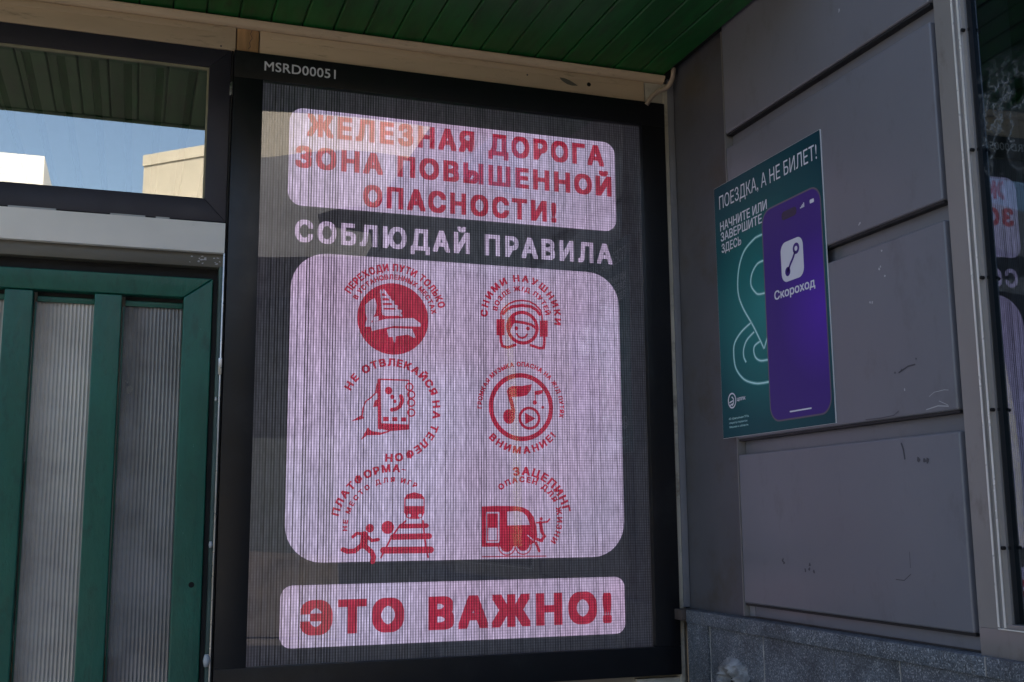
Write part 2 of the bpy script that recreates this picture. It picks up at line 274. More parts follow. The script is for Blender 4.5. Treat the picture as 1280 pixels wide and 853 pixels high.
ICONS = [
 ('track_crossing_pictogram', [
  ('disc', 'r', (-0.2297, 0.1372), 0.117, 0.117),
  ('stroke', 'w', [(-0.2711, 0.229), (-0.2628, 0.1495)], 0.0048),
  ('stroke', 'w', [(-0.2617, 0.2296), (-0.2029, 0.149)], 0.0067),
  ('stroke', 'w', [(-0.2711, 0.2219), (-0.2556, 0.2229)], 0.0063),
  ('stroke', 'w', [(-0.269, 0.2065), (-0.2431, 0.208)], 0.0072),
  ('stroke', 'w', [(-0.267, 0.1911), (-0.2307, 0.1932)], 0.0082),
  ('stroke', 'w', [(-0.2649, 0.1757), (-0.2183, 0.1783)], 0.0092),
  ('stroke', 'w', [(-0.2629, 0.1603), (-0.2059, 0.1634)], 0.0101),
  ('poly', 'w', [(-0.2629, 0.1589), (-0.2101, 0.1641), (-0.2015, 0.1481), (-0.2147, 0.1483), (-0.2571, 0.1451)]),
  ('poly', 'w', [(-0.3228, 0.1767), (-0.3044, 0.1941), (-0.2914, 0.2019), (-0.2832, 0.1789), (-0.2876, 0.1529), (-0.2989, 0.1289), (-0.3033, 0.1077), (-0.3218, 0.1068), (-0.3152, 0.1328), (-0.3202, 0.1558)]),
  ('poly', 'w', [(-0.3035, 0.1203), (-0.2523, 0.136), (-0.1624, 0.1431), (-0.137, 0.1254), (-0.1384, 0.1159), (-0.2286, 0.1138), (-0.2985, 0.094)]),
  ('poly', 'w', [(-0.2991, 0.1383), (-0.2781, 0.144), (-0.2766, 0.1301), (-0.2965, 0.1221)]),
  ('poly', 'w', [(-0.2496, 0.1011), (-0.2355, 0.1064), (-0.167, 0.1074), (-0.1549, 0.0798), (-0.162, 0.0785), (-0.1811, 0.0879), (-0.2207, 0.0805), (-0.2224, 0.0603), (-0.2281, 0.0624), (-0.2306, 0.0786), (-0.2446, 0.0765)]),
  ('arc', 'r', 'ПЕРЕХОДИ ПУТИ ТОЛЬКО', (-0.2297, 0.1372), 0.1695, 0.025, 149, 19),
  ('arc', 'r', 'В УСТАНОВЛЕННЫХ МЕСТАХ', (-0.2297, 0.1372), 0.1382, 0.0173, 152, 13),
 ]),
 ('headphones_pictogram', [
  ('stroke', 'r', [(0.1377, 0.1563), (0.1358, 0.1732), (0.1445, 0.1907), (0.1648, 0.2089), (0.1878, 0.2196), (0.2108, 0.2228), (0.2365, 0.2214), (0.2595, 0.2108), (0.2774, 0.1931), (0.2828, 0.1761), (0.2837, 0.1589)], 0.0058),
  ('stroke', 'r', [(0.1443, 0.1736), (0.1571, 0.189), (0.1775, 0.1999), (0.2107, 0.2056), (0.244, 0.2036), (0.2645, 0.1924), (0.2746, 0.1781)], 0.0106),
  ('ring', 'r', (0.2125, 0.1299), 0.052, 0.0116),
  ('poly', 'r', [(0.1578, 0.1525), (0.1721, 0.1688), (0.1874, 0.1774), (0.1848, 0.1636), (0.1897, 0.1492), (0.1795, 0.139), (0.1692, 0.119), (0.1655, 0.1043), (0.1576, 0.1184)]),
  ('stroke', 'r', [(0.1831, 0.1499), (0.2177, 0.1467), (0.2433, 0.1422), (0.2637, 0.1285)], 0.0096),
  ('poly', 'r', [(0.121, 0.1544), (0.1493, 0.1559), (0.1489, 0.1011), (0.1207, 0.0997)]),
  ('poly', 'r', [(0.2743, 0.1575), (0.3033, 0.159), (0.3025, 0.1034), (0.2736, 0.102)]),
  ('disc', 'r', (0.1905, 0.1268), 0.0067, 0.0067),
  ('disc', 'r', (0.2318, 0.1279), 0.0067, 0.0067),
  ('stroke', 'r', [(0.1919, 0.1079), (0.1994, 0.0976), (0.2106, 0.0947), (0.2223, 0.0987), (0.2291, 0.1087)], 0.0063),
  ('stroke', 'r', [(0.1353, 0.1004), (0.1361, 0.0787), (0.141, 0.0645), (0.1586, 0.0604), (0.1865, 0.0703)], 0.0096),
  ('stroke', 'r', [(0.2901, 0.1028), (0.2898, 0.0783), (0.2875, 0.0645), (0.2731, 0.0629), (0.2414, 0.0713)], 0.0096),
  ('arc', 'r', 'СНИМИ НАУШНИКИ', (0.2088, 0.1678), 0.131, 0.0241, 178, -5),
  ('arc', 'r', 'ВОЗЛЕ Ж/Д ПУТЕЙ', (0.2088, 0.1678), 0.0949, 0.0173, 166, 11),
 ]),
 ('hand_with_phone_pictogram', [
  ('stroke', 'r', [(-0.2722, -0.0603), (-0.1762, -0.0608)], 0.0047),
  ('stroke', 'r', [(-0.2736, -0.064), (-0.2696, -0.2156)], 0.0113),
  ('stroke', 'r', [(-0.1762, -0.0608), (-0.1751, -0.2161)], 0.0042),
  ('poly', 'r', [(-0.2697, -0.2001), (-0.1757, -0.2027), (-0.1765, -0.2192), (-0.2379, -0.2248), (-0.2695, -0.2178)]),
  ('ring', 'r', (-0.1742, -0.082), 0.0113, 0.0047),
  ('ring', 'r', (-0.1681, -0.1067), 0.0113, 0.0047),
  ('ring', 'r', (-0.1679, -0.1328), 0.0113, 0.0047),
  ('ring', 'r', (-0.1677, -0.1644), 0.0113, 0.0047),
  ('disc', 'r', (-0.2423, -0.0958), 0.0122, 0.0122),
  ('disc', 'r', (-0.2299, -0.1156), 0.0071, 0.0071),
  ('disc', 'r', (-0.222, -0.1298), 0.0057, 0.0057),
  ('stroke', 'r', [(-0.2016, -0.1121), (-0.1978, -0.1269), (-0.2045, -0.145), (-0.2181, -0.1544), (-0.2317, -0.1569)], 0.0122),
  ('poly', 'r', [(-0.2587, -0.1799), (-0.2406, -0.1795), (-0.2404, -0.1937), (-0.2585, -0.1941)]),
  ('poly', 'r', [(-0.2301, -0.1801), (-0.2129, -0.1797), (-0.2127, -0.1931), (-0.23, -0.1935)]),
  ('poly', 'r', [(-0.201, -0.1804), (-0.1845, -0.18), (-0.1844, -0.1934), (-0.2009, -0.1938)]),
  ('stroke', 'r', [(-0.2793, -0.0754), (-0.2844, -0.1047), (-0.3, -0.1208), (-0.3155, -0.1323), (-0.3233, -0.1525), (-0.3269, -0.1814)], 0.0042),
  ('poly', 'r', [(-0.2821, -0.1046), (-0.2736, -0.064), (-0.2699, -0.1087)]),
  ('poly', 'r', [(-0.2915, -0.1495), (-0.2877, -0.1293), (-0.2706, -0.1213), (-0.2694, -0.1467)]),
  ('poly', 'r', [(-0.3614, -0.1963), (-0.3394, -0.1825), (-0.3283, -0.1761), (-0.3184, -0.1856), (-0.3326, -0.1904)]),
  ('poly', 'r', [(-0.3303, -0.2555), (-0.3077, -0.2141), (-0.2955, -0.2258), (-0.2649, -0.2297), (-0.2379, -0.223), (-0.2387, -0.2275), (-0.2693, -0.2378), (-0.3096, -0.2393)]),
  ('arc', 'r', 'НЕ', (-0.234, -0.1561), 0.1531, 0.0254, 152, 140),
  ('arc', 'r', 'ОТВЛЕКАЙСЯ', (-0.234, -0.1561), 0.1517, 0.0254, 123, 24),
  ('arc', 'r', 'НА', (-0.234, -0.1561), 0.1498, 0.0254, 8, -5.5),
  ('arc', 'r', 'ТЕЛЕФОН', (-0.234, -0.1561), 0.1531, 0.0254, -22, -92),
 ]),
 ('loud_music_pictogram', [
  ('ring', 'r', (0.2056, -0.1369), 0.1055, 0.0155),
  ('poly', 'r', [(0.155, -0.0871), (0.1599, -0.0753), (0.1733, -0.0679), (0.2102, -0.0667), (0.2435, -0.0595), (0.2398, -0.0799), (0.2247, -0.0981), (0.2049, -0.1024), (0.1729, -0.1043), (0.1631, -0.1078)]),
  ('stroke', 'r', [(0.1632, -0.0962), (0.1713, -0.1215), (0.1775, -0.1493), (0.1758, -0.1679)], 0.0132),
  ('disc', 'r', (0.1626, -0.1695), 0.0207, 0.0245),
  ('poly', 'r', [(0.2522, -0.0832), (0.2848, -0.0766), (0.2821, -0.0889), (0.267, -0.095), (0.2556, -0.0944)]),
  ('stroke', 'r', [(0.2547, -0.0865), (0.2553, -0.1146)], 0.0038),
  ('disc', 'r', (0.2533, -0.1208), 0.0075, 0.0075),
  ('disc', 'r', (0.2815, -0.1364), 0.0052, 0.0052),
  ('disc', 'w', (0.2338, -0.1735), 0.0396, 0.0396),
  ('ring', 'r', (0.2338, -0.1735), 0.0339, 0.0094),
  ('poly', 'r', [(0.2177, -0.1553), (0.2556, -0.174), (0.2188, -0.1943)]),
  ('arc', 'r', 'ГРОМКАЯ МУЗЫКА ОПАСНА НА Ж/Д ПУТЯХ', (0.2056, -0.1379), 0.1442, 0.016, 181, -10),
  ('arc', 'r', 'ВНИМАНИЕ!', (0.2056, -0.1369), 0.1423, 0.0245, 226, 321),
 ]),
 ('platform_games_pictogram', [
  ('poly', 'r', [(-0.1877, -0.4354), (-0.1801, -0.4232), (-0.156, -0.4166), (-0.1317, -0.4232), (-0.1231, -0.4355), (-0.1239, -0.4388), (-0.1389, -0.4371), (-0.1707, -0.4371), (-0.1868, -0.4387)]),
  ('stroke', 'r', [(-0.1864, -0.4346), (-0.1869, -0.4795)], 0.0035),
  ('stroke', 'r', [(-0.1244, -0.4347), (-0.1241, -0.4798)], 0.0035),
  ('poly', 'r', [(-0.1875, -0.4599), (-0.1238, -0.4602), (-0.1237, -0.4819), (-0.13, -0.4961), (-0.1427, -0.5001), (-0.1682, -0.4999), (-0.1809, -0.4958), (-0.1873, -0.4815)]),
  ('disc', 'w', (-0.1725, -0.4897), 0.0057, 0.0057),
  ('disc', 'w', (-0.1373, -0.49), 0.0057, 0.0057),
  ('stroke', 'r', [(-0.1829, -0.5059), (-0.2079, -0.528), (-0.2306, -0.56), (-0.2611, -0.6176)], 0.0057),
  ('stroke', 'r', [(-0.1278, -0.5064), (-0.1221, -0.5533), (-0.1168, -0.594), (-0.1103, -0.6192)], 0.0057),
  ('stroke', 'r', [(-0.1987, -0.5224), (-0.1158, -0.5216)], 0.015),
  ('stroke', 'r', [(-0.2236, -0.5552), (-0.1072, -0.5543)], 0.0185),
  ('stroke', 'r', [(-0.2539, -0.5957), (-0.1019, -0.5966)], 0.0211),
  ('disc', 'r', (-0.2405, -0.5256), 0.0202, 0.0202),
  ('disc', 'r', (-0.2972, -0.5274), 0.0132, 0.0132),
  ('stroke', 'r', [(-0.3501, -0.5536), (-0.338, -0.5426), (-0.3155, -0.5449)], 0.0097),
  ('stroke', 'r', [(-0.3072, -0.551), (-0.2906, -0.5652), (-0.27, -0.5626)], 0.0106),
  ('stroke', 'r', [(-0.3134, -0.5477), (-0.3158, -0.5788)], 0.0229),
  ('stroke', 'r', [(-0.3224, -0.5795), (-0.3434, -0.5962), (-0.3657, -0.597), (-0.3799, -0.5912)], 0.015),
  ('stroke', 'r', [(-0.313, -0.5808), (-0.2901, -0.6011), (-0.2838, -0.6171), (-0.2877, -0.629)], 0.0158),
  ('arc', 'r', 'ПЛАТФОРМА', (-0.2246, -0.5278), 0.1865, 0.0246, 164, 87),
  ('arc', 'r', '–', (-0.2246, -0.5278), 0.1873, 0.0176, 82, 77),
  ('arc', 'r', 'НЕ МЕСТО ДЛЯ ИГР', (-0.2246, -0.5278), 0.1508, 0.0158, 180, 62),
 ]),
 ('train_surfing_pictogram', [
  ('poly', 'r', [(0.0665, -0.4621), (0.1148, -0.4606), (0.1845, -0.4617), (0.2079, -0.4653), (0.229, -0.4759), (0.2452, -0.4971), (0.2543, -0.5278), (0.2568, -0.5583), (0.2466, -0.58), (0.2206, -0.5904), (0.1324, -0.5904), (0.066, -0.5902)]),
  ('poly', 'w', [(0.0815, -0.4795), (0.1276, -0.4797), (0.1269, -0.5782), (0.0811, -0.5776)]),
  ('poly', 'r', [(0.0861, -0.4847), (0.122, -0.4849), (0.1215, -0.573), (0.0857, -0.5725)]),
  ('poly', 'w', [(0.0891, -0.5304), (0.1189, -0.5307), (0.1187, -0.5704), (0.0889, -0.57)]),
  ('poly', 'w', [(0.154, -0.479), (0.1867, -0.477), (0.2077, -0.4815), (0.2217, -0.4947), (0.2317, -0.5223), (0.1537, -0.5233)]),
  ('ring', 'r', (0.1518, -0.5894), 0.0282, 0.0036),
  ('ring', 'r', (0.2076, -0.5889), 0.0273, 0.0036),
  ('disc', 'r', (0.1518, -0.5851), 0.0228, 0.0228),
  ('disc', 'r', (0.2076, -0.5837), 0.0219, 0.0219),
  ('stroke', 'r', [(0.0681, -0.6213), (0.2861, -0.6232)], 0.0032),
  ('disc', 'r', (0.2712, -0.5029), 0.0055, 0.0055),
  ('stroke', 'r', [(0.2545, -0.5155), (0.2734, -0.5148), (0.2924, -0.5128), (0.3007, -0.504)], 0.0055),
  ('stroke', 'r', [(0.2686, -0.5156), (0.273, -0.5454)], 0.0118),
  ('stroke', 'r', [(0.273, -0.5454), (0.2823, -0.5595), (0.2703, -0.5725)], 0.01),
  ('stroke', 'r', [(0.2518, -0.58), (0.2628, -0.6063)], 0.0091),
  ('stroke', 'r', [(0.2491, -0.567), (0.2726, -0.5738)], 0.01),
  ('stroke', 'w', [(0.2234, -0.5557), (0.242, -0.5712)], 0.0032),
  ('arc', 'r', 'ЗАЦЕПИНГ', (0.2075, -0.5033), 0.1558, 0.0282, 98, 12),
  ('arc', 'r', 'ОПАСЕН ДЛЯ ЖИЗНИ', (0.2075, -0.5033), 0.1285, 0.0191, 125, -33),
 ]),
]

# ------------------------------------------------------------ flat print (lettering and pictograms)
_cache = {}; _nper = {}
def glyphs(txt, bold=0.0, space=1.0, filt=None):
    """triangulated outline of a string in Blender's built-in typeface: (verts2d, faces)"""
    key = (txt, bold, space)
    if key in _cache: return _cache[key]
    if bold > 0:
        v0, f0 = glyphs(txt, 0.0, space); v, f = [], []
        for k in range(8):
            sx_, sy_ = ((1,1),(1,0),(1,-1),(0,-1),(-1,-1),(-1,0),(-1,1),(0,1))[k]; dx, dy = bold*sx_, bold*sy_*.8; q = len(v)
            v += [(p[0]+dx, p[1]+dy) for p in v0]; f += [tuple(q+i for i in t) for t in f0]
        _cache[key] = (v, f); _nper[key] = len(v0); return v, f
    cu = bpy.data.curves.new('text', 'FONT'); cu.body = txt; cu.size = 1; cu.space_character = space; cu.resolution_u = 4; cu.offset = bold if bold < 0 else 0
    cu.fill_mode = 'FRONT'
    o = bpy.data.objects.new('text', cu); COL.objects.link(o)
    dg = bpy.context.evaluated_depsgraph_get(); me = o.evaluated_get(dg).to_mesh()
    v = [(p.co.x, p.co.y) for p in me.vertices]; f = [tuple(q.vertices) for q in me.polygons]
    o.evaluated_get(dg).to_mesh_clear(); bpy.data.objects.remove(o); bpy.data.curves.remove(cu)
    _cache[key] = (v, f); return v, f
def bounds(v): return min(p[0] for p in v), max(p[0] for p in v), min(p[1] for p in v), max(p[1] for p in v)
class Print:
    """collects flat shapes; to3(u, v, layer) gives the point on the printed face"""
    def __init__(s, to3): s.to3 = to3; s.g = G()
    def _add(s, pts, faces, lay, per=None): s.g.add([s.to3(p[0], p[1], lay+(.03*(i//per) if per else 0)) for i, p in enumerate(pts)], faces)
    def text(s, txt, x0, x1, y0, y1, lay=1, bold=0.0, space=1.0, ref='Н'):
        v, f = glyphs(txt, bold, space); a, b, _, _ = bounds(v); _, _, c, d = bounds(glyphs(ref, bold, 1.0)[0])
        s._add([(x0+(p[0]-a)/(b-a)*(x1-x0), y0+(p[1]-c)/(d-c)*(y1-y0)) for p in v], f, lay, _nper.get((txt, bold, space)))
    def arc(s, txt, c, r, h, a0, a1, lay=1, bold=.02):
        ws = []; 
        for ch in txt:
            if ch == ' ': ws.append(.42); continue
            a, b, _, _ = bounds(glyphs(ch, bold)[0]); ws.append(b-a+.13)
        tot = sum(ws)-ws[0]/2-ws[-1]/2; acc = -ws[0]/2
        _, _, q0, q1 = bounds(glyphs('Н', bold)[0]); sc = h/(q1-q0)
        for ch, w_ in zip(txt, ws):
            acc += w_/2; t = acc/tot if tot > 0 else .5; acc += w_/2
            if ch == ' ': continue
            ang = R(a0+(a1-a0)*t); v, f = glyphs(ch, bold); a, b, _, _ = bounds(v)
            need = abs(R(a1-a0))*r/(tot*sc) if tot > 0 else 1; sx = min(1.0, need*1.02) if need < 1 else min(1.12, need)
            rot = ang-math.pi/2 if a1 < a0 else ang+math.pi/2
            cr, sr = math.cos(rot), math.sin(rot); px, py = c[0]+r*math.cos(ang), c[1]+r*math.sin(ang)
            pts = []
            for p in v:
                x = (p[0]-(a+b)/2)*sc*sx; y = (p[1]-(q0+q1)/2)*sc; pts.append((px+x*cr-y*sr, py+x*sr+y*cr))
            s._add(pts, f, lay, _nper.get((ch, bold, 1.0)))
    def disc(s, c, rx, ry=None, lay=1, n=40):
        ry = ry or rx; s._add([(c[0]+rx*math.cos(2*math.pi*i/n), c[1]+ry*math.sin(2*math.pi*i/n)) for i in range(n)], [tuple(range(n))], lay)
    def ring(s, c, r, w, lay=1, n=40, a0=0, a1=360):
        pts = []; 
        for i in range(n+1):
            a = R(a0+(a1-a0)*i/n)
            for q in (r-w/2, r+w/2): pts.append((c[0]+q*math.cos(a), c[1]+q*math.sin(a)))
        s._add(pts, [(2*i,2*i+1,2*i+3,2*i+2) for i in range(n)], lay)
    def poly(s, pts, lay=1):
        from mathutils.geometry import tessellate_polygon
        s._add(pts, [tuple(t) for t in tessellate_polygon([[Vector((p[0],p[1],0)) for p in pts]])], lay)
    def stroke(s, pts, w, lay=1, caps=True):
        # mitred ribbon, with round ends and joints laid a hair apart
        P = [Vector(p) for p in pts]; L = []; Rr = []
        for i, p in enumerate(P):
            d0 = (P[i]-P[i-1]).normalized() if i else None; d1 = (P[i+1]-P[i]).normalized() if i < len(P)-1 else None
            d0 = d0 or d1; d1 = d1 or d0; t = (d0+d1).normalized(); nn = Vector((-t.y,t.x)); k = min(1.8, 1/max(.4, nn.dot(Vector((-d0.y,d0.x)))))
            L.append(p+nn*w/2*k); Rr.append(p-nn*w/2*k)
        if caps:
            t = (P[-1]-P[-2]).normalized(); a = math.atan2(t.y,t.x); tip = [P[-1]+Vector((math.cos(a+q),math.sin(a+q)))*w/2 for q in (1.2,.75,.25,-.25,-.75,-1.2)]
            t = (P[0]-P[1]).normalized(); a = math.atan2(t.y,t.x); tail = [P[0]+Vector((math.cos(a+q),math.sin(a+q)))*w/2 for q in (1.2,.75,.25,-.25,-.75,-1.2)]
        else: tip, tail = [], []
        n = len(P); s._add([tuple(p) for p in L+Rr], [(i,i+1,n+i+1,n+i) for i in range(n-1)], lay)
        for q, a_, b_ in ((tip, L[-1], Rr[-1]), (tail, Rr[0], L[0])):
            if q: s._add([tuple(a_)]+[tuple(p) for p in q]+[tuple(b_)], [tuple(range(len(q)+2))], lay)
    def rrect(s, x0, x1, y0, y1, r, lay=1):
        pts = []
        for cx, cy, a in ((x1-r,y1-r,0),(x0+r,y1-r,90),(x0+r,y0+r,180),(x1-r,y0+r,270)):
            for i in range(9): pts.append((cx+r*math.cos(R(a+i*11.25)), cy+r*math.sin(R(a+i*11.25))))
        s._add(pts, [tuple(range(len(pts)))], lay)
    def build(s, name, mat, parent, loc, **k):
        return s.g.build(name, mat, parent, loc=loc, normals=False, **k)

# ------------------------------------------------------------ ground
def sheet(name, mat, x0, x1, y0, y1, z, sub=1):
    o = G().add([(x0,y0,z),(x1,y0,z),(x1,y1,z),(x0,y1,z)], [(0,1,2,3)]).build(name, mat, None); o['kind'] = 'structure'; return o
M['asphalt'] = pbr('worn_paving', (.20,.175,.145), .85, var=.25, scale=.8, bump=.4, bscale=30)
M['platform_paving'] = pbr('platform_paving', (.36,.33,.28), .85, var=.18, scale=1.2, bump=.3, bscale=25)
sheet('ground', M['asphalt'], -400, 400, -400, 400, 0.0)
M['ballast'] = pbr('brown_ballast', (.055,.045,.038), .95, var=.4, scale=3, bump=.8, bscale=14)
sheet('track_bed', M['ballast'], -300, 300, -60, -6.95, 0.01)
sheet('pavement', M['platform_paving'], -14, 14, -6.9, -0.16, 0.02)

# ------------------------------------------------------------ first building: the glazed kiosk front (faces the camera)
kiosk = thing('station_kiosk', 'cream trimmed kiosk with green boarded eaves, green ribbed-glass door and dark transom window', 'building', (-.5, .3, 0))
soffit = G().box(-3.2,1.80,-.98,.10,3.21,3.27).build('eaves', M['dark'], kiosk)
soffit['label'] = 'eaves lined underneath with green boards'
# boards run out from the wall, 10 cm apart
pl = G(); hw = .0485
pl.prism([(-hw,.026),(-hw,.0025),(-hw+.0045,-.0005),(hw-.0045,-.0005),(hw,.0025),(hw,.026)], 'y', -1.0, -.012)
x0 = 1.7095; board = pl.build('board', M['soffit'], soffit, loc=(0,0,0), bevel=0)
place(board, soffit, (x0, 0, 3.183))
for i in range(1, 48):
    c = copy_at(board, (x0-i*.1003, random.uniform(-.0015,.0015), 3.183+random.uniform(-.0012,.0012)), soffit)
    c.rotation_euler = (0, R(random.uniform(-.5,.5)), R(random.uniform(-.12,.12)))
G().box(-3.2,1.80,-1.035,-1.0005,3.178,3.42).build('fascia_board', M['soffit'], kiosk, bevel=.003)
G().box(-3.2,1.80,-1.03,4.6,3.44,3.60).build('roof', M['wall'], kiosk)
# the dark shadow strip, the moulding and the boards over the windows
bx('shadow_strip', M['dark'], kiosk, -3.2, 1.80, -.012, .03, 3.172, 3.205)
mo = [(-.026,3.176),(-.026,3.171),(-.020,3.166),(-.016,3.158),(-.008,3.154),(.02,3.154),(.02,3.176)]
G().prism(mo, 'x', -1.6, 1.757).build('cornice_moulding', M['cream'], kiosk, smooth=False)
bx('trim_board', M['cream'], kiosk, -1.6, .2475, .0, .02, 3.076, 3.1535, .0012)
bx('trim_board', M['cream'], kiosk, .3235, 1.683, .0, .02, 3.076, 3.1535, .0012)
bx('trim_board', M['raw_wood'], kiosk, .2515, .3195, .003, .02, 3.076, 3.1535, .0012, label='short piece of bare orange wood between the cream boards')
bx('trim_board', M['cream_edge'], kiosk, 1.687, 1.757, .004, .02, 3.076, 3.1535, .0012)
for a, b in ((-1.6,.205), (.355,1.62)):
    bx('routed_strip', M['cream'], kiosk, a, b, -.0022, .002, 3.131, 3.150, .0008)
crk = Print(lambda u,v,l: (u, .0022-.0004*l, v)); crk.stroke([(.298,3.152),(.293,3.140),(.299,3.126),(.291,3.110),(.294,3.096),(.288,3.088)], .0016, 1, False); crk.build('crack', M['scuff'], kiosk, (.29,0,3.12))
pt = Print(lambda u,v,l: (u, -.0012-.0004*l, v))
pt.poly([(1.355,3.128),(1.375,3.127),(1.395,3.121),(1.413,3.112),(1.425,3.105),(1.402,3.103),(1.384,3.106),(1.372,3.112),(1.362,3.118)]); pt.build('filler_smear', M['olive'], kiosk, (1.39,0,3.115))
hl = G().tube([(1.467,-.0015,3.116),(1.467,.004,3.116)], .0075, 14).build('bolt_hole', M['screw'], kiosk)
for x, z in ((.203,3.085),(1.235,3.122)): G().tube([(x,-.0012,z),(x,.004,z)], .003, 8).build('nail_head', M['scuff'], kiosk)
# wall core behind everything, with openings for window and door
wp = G()
wp.box(-3.2,-1.16,.0,.16,0,3.21); wp.box(.243,1.80,.03,.16,0,3.21); wp.box(-1.16,.243,.03,.16,3.0905,3.21); 
wp.box(-1.16,-.7215,.02,.16,0,2.3685)
wp.build('wall', M['wall'], kiosk)
# room behind the glass (unseen left-wall opening added to let daylight in)
rm = G(); rm.box(-3.2,-3.1,.16,.6,0,3.44); rm.box(-3.2,-3.1,3.9,4.5,0,3.44); rm.box(-3.2,-3.1,.6,3.9,0,1.0); rm.box(-3.2,-3.1,.6,3.9,3.0,3.44); rm.box(1.70,1.80,.16,4.5,0,3.44); rm.box(-3.1,1.7,4.4,4.5,0,3.44); rm.box(-3.1,1.7,.16,4.4,.25,.30)
rm.build('room_shell', M['room'], kiosk)
ic = G().box(-3.1,1.7,.16,4.4,3.30,3.34).build('room_ceiling', M['dark'], kiosk)
cs = G().box(-.043,.043,-1.3,1.3,-.01,.01).build('ceiling_slat', M['ceil'], ic, loc=(0,0,0), bevel=.002)
place(cs, ic, (.9, 1.55, 3.275))
for i in range(1, 26): copy_at(cs, (.9-i*.116, 1.55, 3.275), ic)

# transom window
win = G().box(-1.13,.236,.045,.06,2.515,2.53).build('transom_window', M['black_win'], kiosk)
win.data.clear_geometry()
wm = win
def mitre(name, pts, y0, y1, mat, parent, bevel=.002): return G().prism(pts, 'y', y0, y1).build(name, mat, parent, bevel=bevel)
WX0, WX1, WZ0, WZ1 = -1.125, .236, 2.512, 3.0745; IX0, IX1, IZ0, IZ1 = -1.06, .1705, 2.5825, 3.0125
g_ = .0006
fr = mitre('transom_window_frame', [(WX0,WZ1),(WX1,WZ1),(IX1,IZ1),(IX0,IZ1)], .002, .06, M['black_win'], kiosk)
bpy.data.objects.remove(win); win = fr; win.name = 'window'; WL['window'] = WL['transom_window_frame']
mitre('frame_bar', [(WX1,WZ1-g_),(WX1,WZ0),(IX1,IZ0),(IX1,IZ1-g_)], .002, .06, M['black_win'], win)
mitre('frame_bar', [(WX0,WZ0),(WX1-g_,WZ0),(IX1-g_,IZ0),(IX0,IZ0)], .002, .06, M['black_win'], win)
mitre('frame_bar', [(WX0,WZ1-g_),(IX0,IZ1-g_),(IX0,IZ0),(WX0,WZ0)], .002, .06, M['black_win'], win)
b = .0055
bx('glazing_bead', M['bead'], win, IX0, IX1, .010, .022, IZ1-b, IZ1+.0008)
bx('glazing_bead', M['bead'], win, IX1-b, IX1+.0008, .010, .022, IZ0, IZ1-b-.0005)
bx('glazing_bead', M['rubber_and_shade'], win, IX0, IX1-b-.001, .010, .022, IZ0-.0008, IZ0+.003)
bx('pane', M['g_window'], win, IX0, IX1, .018, .0182, IZ0, IZ1)
# lintel boards over the door
bx('lintel', M['white_board'], kiosk, -1.14, .2355, -.008, .05, 2.412, 2.5065, .0015)
for a, c in ((-.38,-.25),(-.10,.0),(.03,.07)): bx('torn_tape', M['caulk'], kiosk, a,c,-.006,.002,2.507,2.5115)
lg = G().prism([(-1.14,2.4115),(-1.14,2.37),(.2325,2.37),(.2325,2.4115)], 'y', .012, .06).build('lintel', M['olive'], kiosk, bevel=.001, label='dull olive metal strip under the pale lintel board')
chips = G(); 
for i in range(15):
    x = random.uniform(.13,.228); z = random.uniform(2.378,2.404); r_ = random.uniform(.002,.006); chips.add([(x+math.cos(a)*r_*random.uniform(.5,1.6), .0114, z+math.sin(a)*r_*random.uniform(.3,.8)) for a in (0,1,2,3,4,5)], [(0,1,2,3,4,5)])
chips.build('paint_chips', M['chip'], kiosk, normals=False)['kind'] = 'stuff'
bx('door_stop', M['dark'], kiosk, -1.14, .2225, .05, .12, 2.33, 2.3695)
# jamb: dark putty green strip and aluminium edge
bx('door_jamb', M['dark'], kiosk, .2085, .2215, .03, .12, .3, 2.33)
bx('door_jamb', pbr('weathered_green_grey', (.05,.085,.075), .5, var=.5, scale=20, stretch=(2,1,.3), wear=(.3,.33,.33), wear_at=.66), kiosk, .222, .2315, -.004, .12, .3, 2.369, .0015)
bx('edge_strip', M['alu'], kiosk, .2320, .2368, -.010, .03, .3, 2.411, .001)
bx('edge_gap', M['dark'], kiosk, .2372, .2425, .004, .06, .3, 3.075)
for z in (2.945,): 
    bx('frame_clip', M['alu'], kiosk, .2345, .2375, -.004, .002, z-.02, z+.02, .0005); bx('frame_clip', M['alu'], kiosk, .2395, .2422, -.002, .004, z-.017, z+.026, .0005)
bx('frame_clip', M['alu'], kiosk, .2285, .2385, -.014, -.004, 2.035, 2.085, .001)
for z, r_ in ((1.20,.011),(1.96,.004),(1.53,.006)):
    G().tube([(.224,-.013,z-r_*1.6),(.225,-.013,z),(.224,-.013,z+r_*1.6)], [r_*.6,r_,r_*.55], 8).build('sealant_blob', M['caulk'], kiosk, smooth=True)

# door leaf
door = G().box(-.715,.2065,.075,.082,.32,.9).build('door', M['green'], kiosk, bevel=0, label='green painted door with tall panes of ribbed glass')
def bar(name, pts, y0=.02, y1=.075, bev=.004, **k): return G().prism(pts, 'y', y0, y1).build(name, M['green'], door, bevel=bev, seg=3, **k)
bar('stile', [(.122,2.272),(.2065,2.334),(.2065,.32),(.122,.32)])
bar('stile', [(-.630,.32),(-.715,.32),(-.715,2.334),(-.630,2.272)])
bar('top_rail', [(-.7145,2.3345),(.206,2.3345),(.1215,2.2725),(-.6295,2.2725)])
bar('bottom_rail', [(-.629,.9),(.121,.9),(.121,.321),(-.629,.321)])
panes = [(-.628,-.543),(-.543+.0,-.375)]
MUL = [(-.622,-.545),(-.377,-.300),(-.132,-.055)]
for a, c in MUL[1:]+[]:
    mb = bar('mullion', [(a,2.271),(c,2.271),(c,.901),(a,.901)], y0=.026)
    bx('mullion_bead', M['green'], door, c+.003, c+.0085, .058, .0665, .901, 2.242, .0015)
